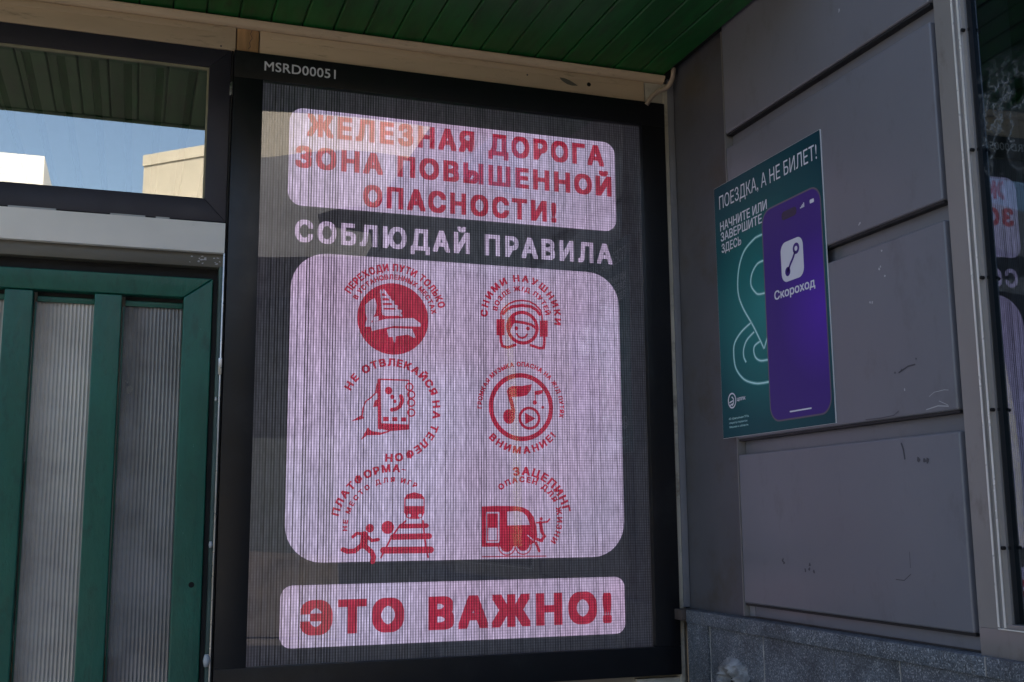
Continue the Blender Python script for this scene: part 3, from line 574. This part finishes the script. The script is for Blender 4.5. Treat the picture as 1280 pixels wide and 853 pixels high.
bar('mullion', [(-.622,2.271),(-.545,2.271),(-.545,.901),(-.622,.901)], y0=.026)
def ribbed_pane(x0, x1, z0, z1, y, mt='ribbed'):
    g = G(); n = int((x1-x0)/.00135); vs = []
    for zz in (0,1,2,3,4,5,6,7,8,9,10,11,12):
        z = z0+(z1-z0)*zz/12
        for i in range(n+1):
            x = x0+(x1-x0)*i/n; vs.append((x, y+.0032*abs(math.sin(math.pi*(x+.0009*math.sin(z*9))/.0108))**.8+.0006*math.sin(z*6+x*20), z))
    g.add(vs, [(k*(n+1)+i, k*(n+1)+i+1, (k+1)*(n+1)+i+1, (k+1)*(n+1)+i) for k in range(12) for i in range(n)])
    return g.build('pane', M[mt], door, smooth=True, normals=False)
for a, c in ((-.5445,-.3775),(-.2915,-.1325),(-.0465,.1215)): 
    ribbed_pane(a, c, .901, 2.250, .0665, 'ribbed_dark' if a > -.1 else 'ribbed')
    bx('pane_putty', M['green'], door, a+.0005, c-.0005, .056, .068, 2.243, 2.260, .003); bx('rebate_shade', M['dark'], door, a+.0005, c-.0005, .060, .068, 2.2605, 2.272)  # black box put in as the deep shadow beneath the top rail
G().tube([(.176,.0195,1.414),(.176,.03,1.414)], .0085, 12).build('keyhole', M['screw'], door)
# pale cloth above brown cloth behind the ribbed glass reads as bands: a curtain and a counter in the room
def cloth(x0_, x1_, z0_, z1_, mt_, nm='curtain'):
    g = G(); n = max(6, int((x1_-x0_)/.008)); vs = []
    for zz in (z0_, z1_):
        for i in range(n+1):
            x = x0_+(x1_-x0_)*i/n; vs.append((x, .20+.012*math.sin(x*95)+.006*math.sin(x*41+1), zz))
    g.add(vs, [(i,i+1,n+2+i,n+1+i) for i in range(n)]); g.build(nm, mt_, kiosk, smooth=True, normals=False)
M['cloth'] = pbr('white_curtain', (.80,.77,.73), .9, var=.06, scale=4); M['cloth2'] = pbr('brown_curtain', (.26,.22,.19), .9, var=.2, scale=4)
cloth(-.70, -.10, 1.78, 2.34, M['cloth']); cloth(-.70, -.10, 1.30, 1.775, M['cloth2']); cloth(-.055, -.008, 1.2, 2.34, M['cloth'])
bx('raw_wood_shelf', M['raw_wood'], kiosk, -.62, -.10, .17, .26, 1.17, 1.185)
bx('counter', pbr('brown_counter', (.30,.20,.12), .6, var=.2), kiosk, -1.0, .2, .5, 1.0, .3, 1.18, .01)

# corner posts beside the display
bx('corner_strip', M['cream_edge'], kiosk, 1.757, 1.7735, -.004, .03, .6, 3.1535, .001)
bx('corner_strip', M['cream_edge'], kiosk, 1.60, 1.757, .006, .03, .6, 1.072, .001)

# ------------------------------------------------------------ LED display
DL = (1.0, .012, 2.1)
disp = thing('led_display', 'tall black framed LED screen showing red railway safety rules in Russian', 'display screen', (1.0, .012, 1.08))
FX0, FX1, FZ0, FZ1 = .2445, 1.7555, 1.083, 3.0735; SX0, SX1, SZ0, SZ1 = .3365, 1.664, 1.174, 2.9855
def fbar(pts, name='frame_bar'): return G().prism(pts, 'y', -.012, .029).build(name, M['black'], disp, bevel=.0012)
fbar([(FX0,FZ1),(FX1,FZ1),(FX1,SZ1),(FX0,SZ1)]); fbar([(FX0,FZ0),(FX1,FZ0),(FX1,SZ0),(FX0,SZ0)])
fbar([(FX0,SZ0+.0004),(SX0,SZ0+.0004),(SX0,SZ1-.0004),(FX0,SZ1-.0004)]); fbar([(FX1,SZ0+.0004),(SX1,SZ0+.0004),(SX1,SZ1-.0004),(FX1,SZ1-.0004)])
def d3(u, v, l): return (DL[0]+u, .012-.0006*l, DL[2]+v)
pn = Print(d3); pn.poly([(SX0-1-.004,SZ0-2.1-.004),(SX1-1+.004,SZ0-2.1-.004),(SX1-1+.004,SZ1-2.1+.004),(SX0-1-.004,SZ1-2.1+.004)], 0)
panel = pn.build('led_panel', M['led_off'], disp, DL)
def sub(lab, mat, lay, fn, name):
    p = Print(d3); fn(p, lay); o = p.build(name, mat, panel, DL); o['label'] = lab; return o
sub('lilac rounded box behind the headline', M['led_white'], 1, lambda p,l: p.rrect(.4255-1,1.5665-1,2.588-2.1,2.9135-2.1,.045,l), 'lit_box')
sub('large lilac rounded box holding six pictograms', M['led_white'], 1, lambda p,l: p.rrect(.442-1,1.5685-1,1.4705-2.1,2.437-2.1,.115,l), 'lit_box')
sub('low lilac rounded box behind the closing line', M['led_white'], 1, lambda p,l: p.rrect(.434-1,1.5645-1,1.2205-2.1,1.4045-2.1,.035,l), 'lit_box')
def line(txt, x0, x1, z0, z1, mat, bold=.053, sp=1.28): 
    sub('lettering '+txt, mat, 2, lambda p,l: p.text(txt, x0-1, x1-1, z0-2.1, z1-2.1, l, bold, sp), 'lettering')
line('ЖЕЛЕЗНАЯ ДОРОГА', .480, 1.524, 2.822, 2.898, M['led_red']); line('ЗОНА ПОВЫШЕННОЙ', .446, 1.551, 2.714, 2.787, M['led_red'], .053, 1.26)
line('ОПАСНОСТИ!', .667, 1.340, 2.603, 2.677, M['led_red']); line('СОБЛЮДАЙ ПРАВИЛА', .451, 1.548, 2.470, 2.542, M['led_white'], .045, 1.30)
line('ЭТО ВАЖНО!', .494, 1.516, 1.257, 1.359, M['led_red'], .064, 1.30)
for name, items in ICONS:
    for pas, mat in (('r', M['led_red']), ('w', M['led_white']), ('t', M['led_red'])):
        p = Print(d3); cnt = 0; seenw = False
        for k, it in enumerate(items):
            t, c_ = it[0], it[1]; lay = 2+k*.04
            if c_ == 'w': seenw = True
            grp = 't' if t == 'arc' else c_
            if grp != pas: continue
            cnt += 1
            if t == 'disc': p.disc(it[2], it[3], it[4], lay)
            if t == 'ring': p.ring(it[2], it[3], it[4], lay)
            if t == 'poly': p.poly(it[2], lay)
            if t == 'stroke': p.stroke(it[2], it[3], lay)
            if t == 'arc': p.arc(it[2], it[3], it[4], it[5], it[6], it[7], lay, .052)
        if cnt: 
            o = p.build(name if pas != 't' else 'arched_lettering', mat, panel, DL)
# bowed protective glass
gg = G(); nx, nz = 36, 60; vs = []
def bow(x, z):
    u = (x-SX0)/(SX1-SX0); t = max(0, z-2.48); s_ = t*t/(t+.12)+.55*t**3
    return -.0345*s_*(1+.13*math.sin(5.6*u-.5)) + .0009*math.sin(u*7+z*3)
for k in range(nz+1):
    for i in range(nx+1):
        x = SX0+(SX1-SX0)*i/nx; z = SZ0+(SZ1-SZ0)*k/nz; vs.append((x, .0092+bow(x,z), z))
gg.add(vs, [(k*(nx+1)+i,k*(nx+1)+i+1,(k+1)*(nx+1)+i+1,(k+1)*(nx+1)+i) for k in range(nz) for i in range(nx)])
gg.build('cover_glass', M['g_screen'], disp, smooth=True, normals=False)
lb = Print(lambda u,v,l: (u,-.0124-.0002*l,v)); lb.text('MSRD00051', .3385, .5665, 3.0165, 3.0475, 1, .012, 1.06, 'M'); lb.build('serial_lettering', M['label'], disp, (.45,-.0124,3.03))

# conduit in the corner under the boards
cb_ = thing('conduit', 'thin cream painted pipe bending up into the corner under the green boards', 'pipe', (1.70,-.012,3.08))
P0 = [Vector(p) for p in ((1.685,-.012,3.062),(1.705,-.014,3.092),(1.735,-.018,3.118),(1.760,-.024,3.130),(1.772,-.034,3.146),(1.778,-.042,3.168),(1.780,-.048,3.20))]
def spline(P, n=6):
    out = []
    for i in range(len(P)-1):
        a, b_, c, d = P[max(i-1,0)], P[i], P[i+1], P[min(i+2,len(P)-1)]
        for k in range(n):
            t = k/n; out.append(.5*((2*b_)+(c-a)*t+(2*a-5*b_+4*c-d)*t*t+(3*b_-a-3*c+d)*t**3))
    return out+[P[-1]]
G().tube(spline(P0), .0082, 12).build('pipe', M['cable'], cb_, smooth=True)

# ------------------------------------------------------------ second building: grey clad wing on the right (faces left)
XF, XB = 1.7716, 1.800
wing = thing('clad_wing', 'grey panel clad wing with speckled granite plinth and aluminium framed window', 'building', (2.6,-3,0))
wl = G()
wl.box(XB,1.95,-1.44,.14,1.235,3.76); wl.box(XB+.02,1.95,-1.44,.14,0,1.235); wl.box(XB+.02,1.95,-6.5,-1.44,0,1.29); wl.box(XB,1.95,-6.5,-2.74,1.291,3.76); wl.box(XB,1.95,-2.74,-1.44,3.45,3.76)
wl.build('wall', M['clad_dark'], wing)
rb = G(); rb.box(1.95,5,-.02,.1,0,3.76); rb.box(4.9,5,-6.5,-.02,0,3.76); rb.box(1.95,4.9,-6.5,-6.4,0,3.76); rb.box(1.95,4.9,-6.4,-.02,3.5,3.6); rb.box(1.95,4.9,-6.4,-.02,.2,.3)
rb.build('room_shell', M['dark'], wing)
bx('roof', M['clad_dark'], wing, 1.79, 5.1, -6.6, -1.045, 3.76, 3.85)
bx('corner_jamb', M['clad_edge'], wing, 1.7745, 1.7985, -.006, .02, 1.30, 3.18, .001)
bx('flashing', M['clad_edge'], wing, 1.788, 1.7995, -.436, -.404, 1.302, 1.338, .0025)
# cassettes: folded sheet trays with rounded returns, 50 cm pitch
def cassette(z0, z1, y0=-.4025, y1=-1.374, name='cassette_panel'):
    g = G(); r = .006; prof = []
    g.box(XF, 1.799, y1, y0, z0, z1)
    o = g.build(name, M['clad'], wing, bevel=.0065, seg=4)
    return o
c1 = cassette(2.8265, 3.75); c2 = cassette(2.331, 2.7775); c3 = cassette(1.836, 2.283); c4 = cassette(1.340, 1.788)
c1['label'] = 'tall top panel'; c4['label'] = 'lowest panel, scuffed'
for a, b_ in ((2.7775,2.8265),(2.283,2.331),(1.788,1.836)):
    bx('joint_strip', M['clad'], wing, 1.7980, 1.7995, -1.390, -.403, a-.008, b_+.008, .001)
bx('side_return', M['clad_edge'], wing, 1.7835, 1.7995, -1.3945, -1.3755, 1.34, 3.75, .004)
bx('edge_trim', M['bronze'], wing, 1.7698, 1.7995, -.4015, -.3992, 1.302, 3.18)
bx('base_strip', M['clad'], wing, 1.788, 1.7995, -1.395, -.440, 1.303, 1.345, .001)
for z in (2.8265, 2.331, 1.836, 1.340): bx('groove_shade_strip', M['rubber_and_shade'], wing, 1.7765, 1.7975, -1.3735, -.403, z-.0065, z-.0003)  # added black strips stand in for the shaded groove under each cassette
def marks(panel, mat, name, items, lift=.0004):
    p = Print(lambda u,v,l: (XF-.0003*l-lift, u, v))
    for kind_, pts, s_ in items:
        if kind_ == 's': p.stroke(pts, s_, 1)
        else:
            for (y, z) in pts:
                n_ = 7; p.poly([(y+math.cos(k*6.283/n_)*s_*random.uniform(.45,1.3), z+math.sin(k*6.283/n_)*s_*random.uniform(.45,1.4)) for k in range(n_)], 1)
    p.build(name, mat, panel, (XF, pts[0][0], pts[0][1]))['kind'] = 'stuff'
marks(c3, M['chip'], 'paint_chips', [('b',[(-1.144,2.262),(-1.136,2.224),(-1.13,2.218),(-1.15,2.195),(-1.086,2.14),(-1.094,2.138),(-1.197,1.902)],.0035),('s',[(-1.283,1.876),(-1.30,1.884),(-1.335,1.886),(-1.348,1.884)],.0012),('s',[(-1.27,1.846),(-1.31,1.851),(-1.345,1.847)],.0022),('s',[(-1.315,1.862),(-1.343,1.850)],.0014)])
marks(c3, M['scuff'], 'scuff_marks', [('b',[(-1.165,1.947),(-1.19,1.951),(-1.245,1.972)],.0032),('s',[(-1.18,1.946),(-1.215,1.957),(-1.24,1.958)],.004),('s',[(-1.04,1.842),(-1.10,1.841),(-1.15,1.843),(-1.17,1.852)],.0022)])
marks(c2, M['chip'], 'paint_chips', [('b',[(-1.06,2.352),(-1.064,2.356)],.003)]); marks(c1, M['chip'], 'paint_chips', [('b',[(-1.03,2.965)],.006)])
marks(c4, M['scuff'], 'scuff_marks', [('s',[(-1.172,1.772),(-1.178,1.758),(-1.181,1.735)],.005),('b',[(-1.23,1.732),(-1.25,1.728),(-1.262,1.726)],.007),('b',[(-.626,1.476),(-.757,1.466),(-.755,1.455),(-.735,1.45),(-.777,1.45),(-.63,1.468)],.0055),('s',[(-1.176,1.512),(-1.176,1.475)],.0016),('s',[(-1.12,1.445),(-1.15,1.444),(-1.176,1.460)],.0022)])
M_vent = M['clad_dark']
# window frame of the wing
wf = G().prism([(1.7995,-1.396),(1.767,-1.396),(1.767,-1.4555),(1.763,-1.457),(1.763,-1.462),(1.768,-1.464),(1.768,-1.4745),(1.763,-1.476),(1.763,-1.480),(1.768,-1.482),(1.768,-1.4935),(1.7995,-1.4935)], 'z', 1.357, 3.45).build('window', M['bronze'], wing, label='aluminium framed shop window')
for y in (-1.4595, -1.478): bx('bright_lip', M['bronze_hi'], wf, 1.7618, 1.7632, y-.0026, y+.0022, 1.362, 3.45)
bx('bottom_frame', M['bronze'], wf, 1.767, 1.7995, -2.74, -1.396, 1.297, 1.3565, .001)
bx('bottom_frame', M['bronze_hi'], wf, 1.762, 1.79, -2.68, -1.4575, 1.357, 1.3595)
bx('bottom_frame', M['bronze'], wf, 1.764, 1.79, -2.68, -1.476, 1.360, 1.3695, .001)
bx('side_frame', M['bronze'], wf, 1.767, 1.7995, -2.74, -2.66, 1.357, 3.45, .001)
bx('gasket', M['rubber_and_shade'], wf, 1.774, 1.7995, -1.4968, -1.4938, 1.371, 3.45)
for z in (3.0, 2.7028, 2.4148, 2.119, 1.8248, 1.5287):
    G().tube([(1.7605,-1.4885,z),(1.769,-1.4885,z)], .0042, 10).build('clip', M['screw'], wf)
    bx('clip', M['screw'], wf, 1.7725, 1.776, -1.4985, -1.4938, z-.0035, z+.0035)
th = R(-2.1); Lg = 1.158; ey = -1.4955-Lg*math.cos(th); ex = 1.785+Lg*math.sin(th)
G().add([(1.785,-1.4955,1.371),(ex,ey,1.371),(ex,ey,3.45),(1.785,-1.4955,3.45)], [(0,1,2,3)]).build('pane', M['g_side'], wf, normals=False, loc=(1.79,-1.74,2.04)).data.update()
# granite plinth
plinth = bx('plinth', M['dark'], wing, 1.778, 1.82, -3.4, -.08, .02, 1.24, label='speckled grey granite plinth')
for a, b_, x_ in ((-.067,-.200,1.752),(-.2035,-.515,1.7615),(-.5185,-1.125,1.7615),(-1.1285,-1.735,1.7615),(-1.7385,-2.345,1.7615),(-2.3485,-2.955,1.7615)):
    bx('slab', M['granite'], plinth, x_, 1.7779, b_, a, .62 if x_ > 1.76 else .02, 1.2545 if x_ > 1.76 else 1.2552, .0015)
    if x_ > 1.76: bx('slab', M['granite'], plinth, x_, 1.7779, b_, a, .02, .6165, .0015)
for a, b_, c_ in ((-.067,-.44,1.297),(-.4415,-1.426,1.297),(-1.4285,-2.43,1.297),(-2.4325,-3.4,1.297)):
    bx('cap_stone', M['granite'], plinth, 1.7480, 1.799, b_, a, 1.2555, c_, .0035)
for y in (-.2018,-.5168,-1.1268): 
    g = G(); zz = [1.2540-k*.03 for k in range(22)]
    for k in range(len(zz)-1):
        w0 = random.uniform(.0006,.0022); g.box(1.7609-random.uniform(0,.0009), 1.77, y-w0, y+w0, zz[k+1], zz[k])
    g.build('joint', M['joint'], plinth)
bx('joint', M['joint'], plinth, 1.7472, 1.77, -1.4283, -1.4262, 1.257, 1.2975)
# end bracket that closes the cap towards the display
bx('cap_end', pbr('brown_end_cap',(.07,.055,.05),.5), wing, 1.735, 1.80, -.062, .0, 1.262, 1.296, .001)
# rough mortar collar with a hole in the slab below
g = G(); rings = [(.082,-.001),(.078,.010),(.070,.020),(.060,.029),(.050,.033),(.040,.031),(.032,.022),(.026,.003)]; nn_ = 56
mc = Vector((1.7615,-.356,1.102)); vs = []
for k, (rad, h) in enumerate(rings):
    for i in range(nn_):
        a = 2*math.pi*i/nn_; d3_ = Vector((math.cos(a)*2.1, math.sin(a)*2.1, k*.35)); nz_ = mnoise.noise(d3_*1.3)*.20+mnoise.noise(d3_*4.1)*.10
        rr_ = rad*(1+nz_+.12*math.cos(a-.6)); hh = h*(1+mnoise.noise(d3_*2.7+Vector((5,2,9)))*.8)
        vs.append((mc.x-hh, mc.y+math.cos(a)*rr_*1.05, mc.z+math.sin(a)*rr_*.80))
g.add(vs, [(k*nn_+i,k*nn_+(i+1)%nn_,(k+1)*nn_+(i+1)%nn_,(k+1)*nn_+i) for k in range(len(rings)-1) for i in range(nn_)])
g.build('mortar_collar', M['mortar'], plinth, smooth=True)
G().tube([(1.7590,-.356,1.102),(1.7614,-.356,1.102)], .030, 16).build('pipe_hole', M['screw'], plinth)

# ------------------------------------------------------------ poster board
PX0, PY0, PZ0, PW, PH = 1.7680, -.321, 1.8435, .5955, .8205
post = thing('advert_board', 'teal advertising board with a purple phone and white Russian words on the grey panels', 'poster', (PX0, PY0-PW/2, PZ0))
PL = (PX0, PY0, PZ0)
bx('board', flat('white_plastic_sheet', (.62,.64,.66), .5), post, PX0, XF-.0002, PY0-PW, PY0, PZ0, PZ0+PH)
def p3(u, v, l): return (PX0-.0002*l-.0002, PY0-u, PZ0+v)
def teal():
    mt, n, out = newmat('teal_print'); p = N(n,'ShaderNodeBsdfPrincipled'); n.links.new(p.outputs[0], out.inputs[0])
    tc = N(n,'ShaderNodeTexCoord'); d = N(n,'ShaderNodeVectorMath', operation='DISTANCE'); n.links.new(tc.outputs['Object'], d.inputs[0]); d.inputs[1].default_value = (0,-.28,.37)
    c = ramp(n, d.outputs['Value'], [(.0,(.020,.24,.24)),(.16,(.010,.165,.165)),(.34,(.004,.078,.090)),(.52,(.003,.045,.066))])
    n.links.new(c, p.inputs['Base Color']); p.inputs['Roughness'].default_value = .4; p.inputs['Specular IOR Level'].default_value = .18; return mt
def purple():
    mt, n, out = newmat('purple_print'); p = N(n,'ShaderNodeBsdfPrincipled'); n.links.new(p.outputs[0], out.inputs[0])
    tc = N(n,'ShaderNodeTexCoord'); d = N(n,'ShaderNodeVectorMath', operation='DISTANCE'); n.links.new(tc.outputs['Object'], d.inputs[0]); d.inputs[1].default_value = (0,-.57,.33)
    c = ramp(n, d.outputs['Value'], [(.0,(.09,.025,.42)),(.22,(.055,.024,.22)),(.5,(.062,.034,.20))])
    n.links.new(c, p.inputs['Base Color']); p.inputs['Roughness'].default_value = .4; p.inputs['Specular IOR Level'].default_value = .18; return mt
M['teal'] = teal(); M['purple'] = purple(); M['pwhite'] = flat('white_print', (.66,.68,.76), .35); M['pline'] = flat('pale_teal_print', (.50,.85,.85), .35)
M['pglow'] = flat('soft_teal_print', (.06,.32,.32), .35); M['pdark'] = flat('dark_print', (.018,.012,.045), .3); M['pedge'] = flat('phone_edge_print', (.10,.09,.13), .3)
pr = Print(p3); pr.poly([(.0008,.0008),(PW-.0008,.0008),(PW-.0008,PH-.0008),(.0008,PH-.0008)], 0); face = pr.build('printed_face', M['teal'], post, PL)
def psub(name, mat, fn, lab=None):
    p = Print(p3); fn(p); o = p.build(name, mat, face, PL)
    if lab: o['label'] = lab
    return o
def sp2(pts): return [tuple(p)[:2] for p in spline([Vector((a,b,0)) for a, b in pts], 5)]
PIN = [(.300,.596),(.262,.598),(.229,.594),(.1707,.5694),(.1354,.5184),(.127,.4503),(.152,.3952),(.2073,.3279),(.2618,.2506)]
def pin(p, w, l):
    p.stroke(sp2(PIN), w, l, False); p.stroke([(.2618,.2506),(.283,.283),(.305,.318)], w, l, False)
    p.stroke(sp2([(.300,.519),(.2812,.517),(.2454,.5143),(.2163,.4957),(.2042,.4729),(.2062,.4522),(.2249,.4314),(.2467,.4196),(.30,.4165)]), w, l, False)
    p.stroke(sp2([(.1969,.342),(.1366,.3221),(.096,.2956),(.0857,.2641),(.0945,.2147),(.139,.174),(.1977,.1546),(.2423,.1493),(.3,.1489)]), w, l, False)
    p.stroke(sp2([(.2104,.31),(.1673,.2921),(.1465,.2678),(.1446,.243),(.1571,.2238)]), w, l, False)
    p.stroke(sp2([(.2394,.2759),(.2115,.2679),(.2035,.2529),(.2131,.2309),(.2426,.217),(.3,.2148)]), w, l, False)
psub('map_pin_drawing', M['pglow'], lambda p: pin(p, .011, 1)); psub('map_pin_drawing', M['pline'], lambda p: pin(p, .0045, 2))
psub('phone_drawing', M['pedge'], lambda p: p.rrect(.279,.585,.027,.668,.048,3)); psub('phone_drawing', M['purple'], lambda p: p.rrect(.284,.580,.032,.663,.044,4), 'purple phone screen')
def isl(p): p.rrect(.388,.466,.610,.636,.0125,5)
psub('phone_camera_cutout', M['pdark'], isl)
for i in range(4): psub('signal_bar', M['pwhite'], lambda p: p.poly([(.484+i*.0055,.622),(.488+i*.0055,.622),(.488+i*.0055,.626+i*.003),(.484+i*.0055,.626+i*.003)], 5))
psub('battery_icon', M['pwhite'], lambda p: p.rrect(.532,.552,.623,.634,.003,5)); psub('home_bar', M['pwhite'], lambda p: p.stroke([(.384,.0505),(.488,.0505)], .0042, 5))
psub('app_tile', M['pwhite'], lambda p: p.rrect(.375,.488,.426,.544,.027,5))
def logo(p):
    p.disc((.407,.455),.0135,None,6); p.disc((.454,.513),.0165,None,6); p.stroke(sp2([(.407,.455),(.424,.476),(.436,.488),(.452,.510)]), .0085, 6)
psub('app_symbol', M['purple'], logo); psub('app_symbol', M['pwhite'], lambda p: p.disc((.454,.513),.0072,None,7))
for T in (('ПОЕЗДКА, А НЕ БИЛЕТ!', .033, .576, .742, .786, 2, .0, 1.0, 'Н'), ('НАЧНИТЕ ИЛИ', .033, .312, .669, .699, 2, .014, 1.0), ('ЗАВЕРШИТЕ', .034, .281, .634, .663, 2, .014, 1.0),
          ('ЗДЕСЬ', .037, .158, .596, .625, 2, .014, 1.0), ('Скороход', .331, .537, .384, .4115, 5, .022, 1.0, 'С'), ('цппк', .094, .144, .108, .1205, 2, .02, 1.0, 'ц')):
    psub('lettering', M['pwhite'], lambda p: p.text(*T), 'lettering '+T[0])
def em(p): 
    p.ring((.064,.115),.0225,.0045,2); p.ring((.060,.113),.0135,.004,2,24,-80,80); p.stroke([(.049,.110),(.068,.114)],.004,2); p.stroke([(.052,.101),(.068,.105)],.004,2)
psub('company_emblem', M['pwhite'], em)
for T in (('АО «Центральная ППК»', .040, .160, .056, .0625, 2, .0, 1.0), ('оператор перевозок', .042, .150, .043, .049, 2, .0, 1.0), ('Москва и область', .043, .155, .030, .036, 2, .0, 1.0)):
    psub('small_print', M['pline'], lambda p: p.text(*T))

# ------------------------------------------------------------ across the tracks (seen only in the reflections)
M['bld_cream'] = pbr('cream_render', (.66,.59,.47), .85, var=.08, scale=.5, bump=.1)
M['bld_white'] = pbr('white_render', (.72,.71,.68), .8, var=.05, scale=.5, bump=.1)
M['bld_glass'] = flat('dark_panes', (.03,.035,.04), .12)
M['roofing'] = pbr('grey_roofing', (.10,.10,.105), .7, var=.2, scale=1)
def at(az, r, z): return (r*math.sin(R(az)), 3.4-r*math.cos(R(az)), z)
def facade(root, A, B, depth, h, wallm, floors, cols, z0=2.2, roof=True):
    """building whose front runs from A to B (ground plan), windows recessed into the front"""
    A = Vector((A[0],A[1],0)); B = Vector((B[0],B[1],0)); t = (B-A); L = t.length; t.normalize(); nrm = Vector((-t.y,t.x,0))
    if nrm.y > 0: nrm = -nrm       # away from the kiosk
    def P(u, d, z): return tuple(A+t*u+nrm*d+Vector((0,0,z)))
    def obox(u0,u1,d0,d1,z0_,z1_): return G().add([P(u0,d0,z0_),P(u1,d0,z0_),P(u1,d1,z0_),P(u0,d1,z0_),P(u0,d0,z1_),P(u1,d0,z1_),P(u1,d1,z1_),P(u0,d1,z1_)], [(0,3,2,1),(4,5,6,7),(0,1,5,4),(1,2,6,5),(2,3,7,6),(3,0,4,7)])
    obox(0,L,.25,depth,0,h).build('wall', wallm, root)
    if roof: obox(-.02,L+.02,.22,depth+.1,h,h+.3).build('roof', wallm, root)
    fg = G()
    cw = L/cols; fh = (h-z0-.3)/max(1,floors)
    for k in range(floors):
        for i in range(cols):
            u = (i+.5)*cw; z = z0+k*fh
            o = obox(u-.55,u+.55,.1,.24,z+.5,z+.5+min(1.5,fh*.55)).build('window', M['bld_glass'], root)
            obox(u-.65,u+.65,.06,.3,z+.42,z+.495).build('sill', wallm, o)
    return obox
ob = thing('cream_building', 'long cream rendered building across the tracks, reflected in the glass', 'building', (6,-27,0))
facade(ob, (-.26,3.4-30), (11.0,3.4-20.0), 8, 1.6+30*math.tan(R(18.1))-.3, M['bld_cream'], 2, 9, 1.0)
ow = thing('white_building', 'bright white block across the tracks, reflected in the left of the transom window', 'building', (-6,-30,0))
facade(ow, at(-11.5,30.5,0), at(-4.9,30,0), 8, 1.6+30*math.tan(R(17.6)), M['bld_white'], 2, 3, 1.0, roof=False)
sh = thing('platform_shelter', 'dark flat roofed platform shelter on posts across the tracks', 'shelter', (4,-14,0))
def shelter():
    z = 1.6+15.6*math.tan(R(15.4))
    bx('roof', M['roofing'], sh, -14, 16, -15.2, -12.2, z-.55, z, .02); bx('back_wall', pbr('green_grey_sheet', (.010,.015,.014), .5, var=.1), sh, -13.8, 15.8, -15.0, -14.9, 1.1, z-.56)
    for x in (-13, -9.6, -6.2, -2.8, .6, 3.6, 7.0, 10.4, 13.6):
        bx('post', pbr('yellow_post',(.45,.36,.12),.5), sh, x-.07, x+.07, -12.7, -12.56, 1.1, z-.56)
    bx('bench', M['raw_wood'], sh, 4.5, 6.5, -14.4, -13.9, 1.5, 1.56)
    bx('platform', M['ballast'], sh, -20, 22, -16, -11.8, .03, 1.1, .02)
shelter()
